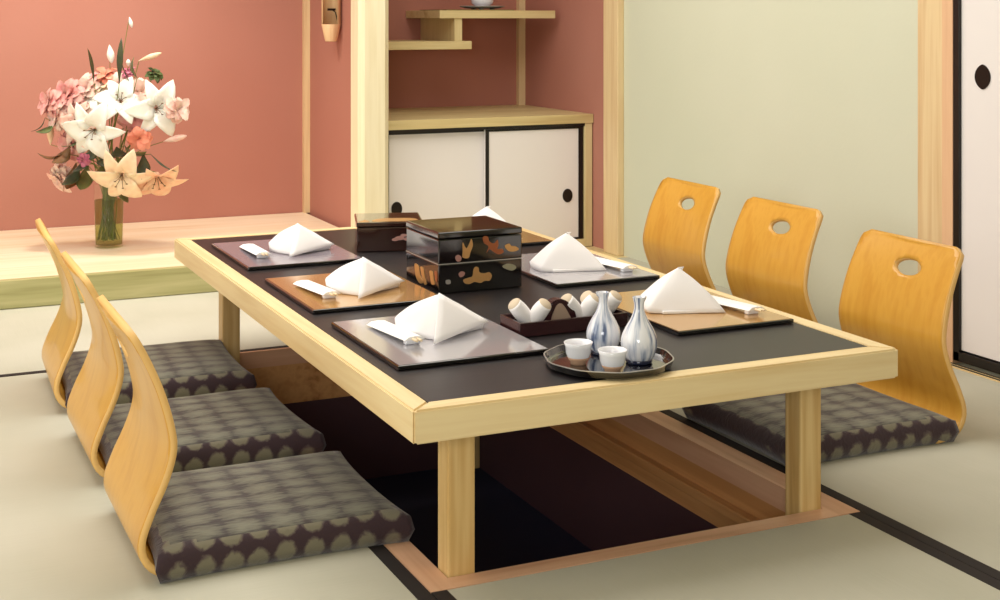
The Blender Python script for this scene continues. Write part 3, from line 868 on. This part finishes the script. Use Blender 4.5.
k1 = cup((.402, .152, RZ), 0, 'small white sake cup with tan foot, at the left of the round tray')
cup((.432, .070, RZ), 1, 'small white sake cup with tan foot, at the front edge of the round tray', k1)

# ------------------------------------------------------------------ bouquet
VX, VY, VZ = .03, 3.47, PZ
RT = Vector((.908, -.419, 0)); FW = Vector((.419, .908, 0)); UP = Vector((0, 0, 1))
def V3(r, h, d=0): return Vector((VX, VY, VZ))+RT*r+UP*h+FW*d
def pu(u, v, d=0): return V3((u-106)/252, (245-v)/252, d)
t = thing('glass_vase', (VX, VY, VZ), 'clear glass vase full of stems and greenish water on the alcove platform', 'vase')
bm = bmesh.new(); lathe(bm, [(0, 0), (.052, 0), (.054, .004), (.060, .255), (.0612, .256), (.060, .257)], 48)
link('vase_glass', bm, M['glass'], t, smooth=True)
bm = bmesh.new(); lathe(bm, [(0, .0125), (.0515, .0125), (.0565, .19), (0, .19)], 48)
link('water', bm, M['water'], t, smooth=True)
def blade(bm, L_, w, curl=.3, n=10, base=.35, cup=.25, ruff=0, rnd=False):
    """petal/leaf growing along +z from origin, curling towards +x"""
    g = []
    for i in range(n+1):
        f = i/n
        ang = curl*f*f*1.6
        z = L_*math.sin(max(1e-6, ang))/max(1e-6, ang) * f if False else L_*f*math.cos(ang*.6)
        x = L_*f*math.sin(ang)
        ww = (w*(math.sin(PI*min(1, f*.93+.05)))**.8*(base+(1-base)*min(1, f*2)) if f < 1 else w*.02) if not rnd else w*(.25+.75*f**.8)*math.sqrt(max(.0, 1-max(0, (f-.72)/.29)**2))
        row = []
        for j in range(5):
            s = -1+j/2
            row.append(Vector((x-cup*ww*(s*s)+ruff*math.sin(f*20+s*5), s*ww, z)))
        g.append(row)
    return g
def add_grid(bm, g, mtx):
    vs = [[bm.verts.new(mtx @ p) for p in row] for row in g]
    for a, b in zip(vs, vs[1:]):
        for j in range(len(a)-1): bm.faces.new((a[j], b[j], b[j+1], a[j+1]))
def stem_part(t, p, inside=None, r=.003, m='stem'):
    a = random.uniform(0, 2*PI); q = random.uniform(.018, .046)
    b = Vector((VX+q*math.cos(a), VY+q*math.sin(a), VZ+.03))
    a2 = a+random.uniform(1.2, 4.6); rim = Vector((VX+.9*q*math.cos(a2), VY+.9*q*math.sin(a2), VZ+.25))
    mid = rim.lerp(p, .5)+Vector((0, 0, .04))
    pts = crom([b, rim, mid, p], 6)
    bm = bmesh.new(); tube(bm, [x for x in pts], r, 6)
    o = link('stem', bm, M[m]); o.parent = t
    o.matrix_parent_inverse = Matrix()
    # bring to local space of t
    mt = t.matrix_basis.copy() if False else Matrix.LocRotScale(t.location, t.rotation_quaternion if t.rotation_mode == 'QUATERNION' else t.rotation_euler, None)
    o.data.transform(mt.inverted())
def orient(t, d):
    t.rotation_mode = 'QUATERNION'; t.rotation_quaternion = Vector(d).normalized().to_track_quat('Z', 'Y')
def lily(p, d, size, m, label, open_=1.0, np=6, group='lilies in the vase'):
    t = thing('lily', p, label, 'flower', group); orient(t, d)
    for k in range(np):
        bm = bmesh.new()
        inner = k % 2
        g = blade(bm, size*(1 if inner else .94), size*(.40 if inner else .31), curl=.75*open_, cup=.35, ruff=size*.015)
        add_grid(bm, g, Matrix.Rotation(2*PI*k/np+random.uniform(-.15, .15), 4, 'Z') @ Matrix.Translation((.006, 0, 0)) @ Matrix.Rotation(.55*open_+random.uniform(-.1, .15), 4, 'Y'))
        o = link('petal', bm, m, t, smooth=True)
        s_ = o.modifiers.new('s', 'SOLIDIFY'); s_.thickness = .0015
    bm = bmesh.new()
    for k in range(5):
        a = 2*PI*k/5
        tube(bm, [(0, 0, 0), (.10*size*math.cos(a), .10*size*math.sin(a), size*.35), (.22*size*math.cos(a), .22*size*math.sin(a), size*.55)], .0012, 5)
        bx(bm, .22*size*math.cos(a)-.004, .22*size*math.cos(a)+.004, .22*size*math.sin(a)-.0018, .22*size*math.sin(a)+.0018, size*.545, size*.565)
    o = link('stamens', bm, M['leafbrown'], t)
    stem_part(t, p)
def fluffy(p, d, size, m, label, n=34, name='carnation', group='pink carnations in the vase', cat='flower'):
    t = thing(name, p, label, cat, group); orient(t, d)
    bm = bmesh.new()
    for k in range(n):
        f = (k+.5)/n; th = math.acos(1-f*1.25); ph = k*2.39996
        g = blade(bm, size*random.uniform(.7, 1.05), size*.40, curl=.45, n=8, base=.5, cup=.25, ruff=size*.07, rnd=True)
        add_grid(bm, g, Matrix.Rotation(ph, 4, 'Z') @ Matrix.Rotation(th*.9, 4, 'Y') @ Matrix.Rotation(random.uniform(-.5, .5), 4, 'Z'))
    link('bloom', bm, m, t, smooth=True)
    stem_part(t, p, r=.0018)
def bud(p, d, ln, w, m, label, group='flower buds in the vase'):
    t = thing('flower_bud', p, label, 'bud', group); orient(t, d)
    prof = crom([(.001, 0, -ln*.5), (w*.55, 0, -ln*.3), (w, 0, 0), (w*.85, 0, ln*.25), (w*.35, 0, ln*.45), (.0005, 0, ln*.5)], 4)
    bm = bmesh.new(); lathe(bm, [(q.x, q.z) for q in prof], 14)
    link('bud_petals', bm, m, t, smooth=True)
    t.location = p
    q = Vector(d).normalized()
    stem_part(t, Vector(p)-q*ln*.48, r=.0014)
def leafy(p, d, ln, w, m, label, curl=.3, roll=0):
    t = thing('leaf', p, label, 'leaf', 'green leaves in the vase'); orient(t, d)
    bm = bmesh.new(); g = blade(bm, ln, w, curl=curl, n=10, base=.3, cup=.15)
    add_grid(bm, g, Matrix.Rotation(roll, 4, 'Z'))
    o = link('leaf_blade', bm, m, t, smooth=True); s_ = o.modifiers.new('s', 'SOLIDIFY'); s_.thickness = .001
    stem_part(t, p, r=.0014)
def dr(r, h, f): return RT*r+UP*h-FW*f     # f towards the camera
lily(pu(104, 122, -.16), dr(-.1, -.25, 1), .108, M['p_white'], 'largest white lily at the front centre of the bouquet', 1.1)
lily(pu(125, 96, -.10), dr(.25, .45, 1), .088, M['p_white'], 'white lily behind and right of the largest one in the bouquet', 1.0)
lily(pu(158, 103, -.07), dr(.5, .0, .8), .105, M['p_white'], 'white lily with drooping petal at the right of the bouquet', 1.05)
lily(pu(130, 166, -.15), dr(.1, -.7, .9), .108, M['p_cream'], 'cream lily hanging over the rim of the glass vase', 1.1)
lily(pu(158, 168, -.06), dr(.3, -.9, .6), .112, M['p_peach'], 'drooping peach lily at the lower right of the bouquet', .8)
lily(pu(88, 118, -.12), dr(-.5, .1, 1), .085, M['p_blush'], 'small blush lily left of the largest white one', .9)
for (u, v, s, mm, nm) in ((72, 92, .055, 'p_pink', 'at the upper left of the bouquet'), (55, 98, .045, 'p_pink', 'at the far left edge of the bouquet'), (88, 86, .05, 'p_blush', 'above the small blush lily'),
                      (62, 112, .04, 'p_blush', 'below the far left carnation'), (80, 105, .05, 'p_blush', 'in the left middle of the bouquet'), (135, 112, .055, 'p_pink', 'between the white lilies on the right'),
                      (143, 88, .045, 'p_blush', 'above the right white lily'), (118, 82, .04, 'p_blush', 'near the top of the bouquet'), (74, 138, .055, 'p_pink', 'at the lower left of the bouquet'),
                      (62, 172, .05, 'p_blush', 'lowest on the left of the bouquet'), (180, 104, .04, 'p_blush', 'at the far right edge of the bouquet'), (100, 95, .045, 'p_white', 'white, at the centre top of the bouquet')):
    fluffy(pu(u, v, random.uniform(-.10, -.02)), dr((u-110)/70, (120-v)/80, .8), s*1.3, M[mm], 'ruffled %s carnation %s' % ({'p_pink': 'pink', 'p_blush': 'blush', 'p_white': 'creamy'}[mm], nm))
fluffy(pu(145, 132, -.12), dr(.3, -.1, 1), .05, M['p_coral'], 'coral rose at the right front of the bouquet', 22, 'rose', 'coral rose')
fluffy(pu(104, 72, -.02), dr(-.1, 1, .5), .048, M['p_coral'], 'coral pink tulip at the top of the bouquet', 14, 'tulip', 'tulips')
fluffy(pu(92, 73, -.03), dr(-.3, 1, .5), .032, M['p_pink'], 'small pink tulip left of the coral one', 12, 'tulip', 'tulips')
fluffy(pu(93, 153, -.16), dr(-.1, -.3, 1), .028, M['p_magenta'], 'small magenta flower cluster above the vase', 20, 'flower_cluster', 'magenta clusters')
fluffy(pu(127, 68, -.02), dr(.1, 1, .5), .03, M['p_magenta'], 'small magenta flower cluster at the top of the bouquet', 16, 'flower_cluster', 'magenta clusters')
fluffy(pu(152, 70, -.0), dr(.4, 1, .4), .035, M['leaf'], 'spray of green filler leaves at the upper right', 26, 'filler_spray', 'filler sprays', 'foliage')
fluffy(pu(105, 82, -.03), dr(-.1, 1, .6), .04, M['p_cream'], 'cream filler flower cluster below the coral tulip', 24, 'flower_cluster', 'cream clusters')
bud(pu(128, 17, 0), dr(.25, -1, 0), .045, .008, M['p_white'], 'highest pale bud above the bouquet')
bud(pu(149, 52, -.02), dr(1, .35, .1), .1, .011, M['p_cream'], 'long cream bud pointing right at the top')
bud(pu(109, 49, -.02), dr(.15, -1, .1), .075, .015, M['p_white'], 'upright white bud above the coral tulip')
bud(pu(50, 130, -.04), dr(.05, 1, .1), .085, .014, M['p_cream'], 'pale bud hanging at the far left of the bouquet')
bud(pu(176, 134, -.05), dr(1, .25, .1), .1, .013, M['p_blush'], 'blush bud pointing right at the right edge')
bud(pu(127, 58, -.02), dr(.0, 1, .1), .03, .009, M['p_white'], 'tiny white bud between the upper leaves')
for (u, v, d, ln, w, mm, cu_, nm) in (
    (146, 148, dr(.1, -1, .3), .12, .022, 'leafdark', .3, 'dark leaf hanging right of the cream lily'),
    (155, 148, dr(.75, -.65, .2), .13, .012, 'leafdark', .1, 'narrow pointed leaf at the lower right'),
    (126, 78, dr(.05, 1, .1), .18, .010, 'leafdark', .1, 'narrow upright dark leaf at the top centre'),
    (99, 78, dr(-.05, 1, .1), .15, .006, 'leafdark', -.2, 'thin upright leaf blade left of the white bud'),
    (135, 82, dr(-.5, 1, .1), .15, .007, 'leafdark', .1, 'thin leaf blade leaning left at the top'),
    (143, 72, dr(-.5, .8, .1), .08, .018, 'leaf', .3, 'short green leaf at the upper right'),
    (50, 112, dr(-.3, -1, .2), .07, .018, 'leafdark', .3, 'dark leaf behind the far left bud'),
    (78, 158, dr(-.1, -1, .3), .12, .024, 'leafbrown', .3, 'bronze leaf hanging left of the vase rim'),
    (90, 160, dr(-.1, -1, .4), .12, .026, 'leaf', .3, 'green leaf at the left of the vase rim'),
    (84, 160, dr(-.3, -.8, .4), .11, .022, 'leafdark', .3, 'dark leaf just left of the vase rim'),
    (108, 150, dr(.1, -.9, .7), .09, .026, 'leafdark', .4, 'dark leaf under the largest white lily'),
    (118, 142, dr(.3, -.8, .7), .10, .03, 'leafdark', .4, 'broad dark leaf between the white and cream lilies'),
    (128, 140, dr(.6, -.5, .5), .11, .026, 'leaf', .3, 'green leaf behind the coral rose'),
    (68, 148, dr(-.7, -.3, .4), .09, .02, 'leafbrown', .3, 'bronze leaf at the lower left'),
    (60, 118, dr(-.6, -.5, .3), .08, .018, 'leaf', .2, 'green leaf at the left edge of the bouquet'),
    (122, 175, dr(.2, -1, .2), .10, .02, 'leaf', .2, 'green leaf inside the right side of the vase rim'),
    (92, 150, dr(-.2, -.9, .6), .10, .026, 'leafdark', .3, 'dark leaf over the left of the vase rim'),
    (104, 160, dr(0, -1, .6), .09, .026, 'leaf', .3, 'green leaf over the middle of the vase rim'),
    (74, 140, dr(-.4, -.9, .5), .11, .024, 'leafbrown', .3, 'bronze leaf below the pink carnations on the left'),
    (116, 160, dr(.3, -1, .6), .09, .02, 'leafdark', .3, 'dark leaf beside the cream lily over the vase'),
    (88, 128, dr(-.4, -.8, .6), .10, .024, 'leaf', .3, 'green leaf between the blush and magenta flowers'),
    (100, 140, dr(-.3, -.6, .5), .12, .028, 'leafdark', .3, 'dark leaf behind the small blush lily')):
    leafy(pu(u, v, random.uniform(-.14, -.06)), d, ln, w*1.25, M[mm], nm, cu_, random.uniform(-.6, .6)+PI/2)

# ------------------------------------------------------------------ lights
def area(name, loc, target, sx, sy, power, col):
    l = bpy.data.lights.new(name, 'AREA'); l.shape = 'RECTANGLE'; l.size = sx; l.size_y = sy; l.energy = power; l.color = col
    o = bpy.data.objects.new(name, l); COL.objects.link(o); o.location = loc
    o.rotation_euler = (Vector(target)-Vector(loc)).to_track_quat('-Z', 'Y').to_euler(); return o
area('overhead_fill_light', (.1, 1.7, 2.36), (.1, 1.7, 0), 2.6, 2.6, 72, (1, .97, .93))  # added overhead fill, out of view; no fixture is built
area('left_fill_light', (-2.6, 1.2, 1.35), (1, 1.6, .6), 3.0, 1.7, 42, (.95, .98, 1))  # added fill from the left; the wall behind it has no window
area('camera_softbox', (-1.5, -2.7, 1.25), (1.5, 2.9, .8), 1.1, .9, 36, (1, .99, .97))  # unseen softbox near the camera, throws the chair shadows on the wall
def spot(name, loc, target, power, ang, col, size=.05):
    l = bpy.data.lights.new(name, 'SPOT'); l.energy = power; l.spot_size = math.radians(ang); l.spot_blend = .8; l.color = col; l.shadow_soft_size = size
    o = bpy.data.objects.new(name, l); COL.objects.link(o); o.location = loc
    o.rotation_euler = (Vector(target)-Vector(loc)).to_track_quat('-Z', 'Y').to_euler(); return o
spot('alcove_downlight', (-.15, 3.2, 2.33), (-.1, 3.6, .1), 100, 95, (1, .92, .80), .08)

w = bpy.data.worlds.new('world'); SC.world = w; w.use_nodes = True
w.node_tree.nodes['Background'].inputs[0].default_value = (1, .97, .93, 1)
w.node_tree.nodes['Background'].inputs[1].default_value = .3

# ------------------------------------------------------------------ camera
cam = bpy.data.cameras.new('camera'); co = bpy.data.objects.new('camera', cam); COL.objects.link(co)
co.location = (-.856, -2.2125, 1.026); co.rotation_euler = (PI/2, 0, -.432)
cam.sensor_width = 36; cam.lens = 1373.6/1000*36
cam.shift_y = -(300-17)/1000
cam.clip_start = .05
SC.camera = co
SC.view_settings.view_transform = 'Standard'; SC.view_settings.look = 'None'
SC.view_settings.gamma = 1; SC.view_settings.use_curve_mapping = False
SC.view_settings.exposure = 0
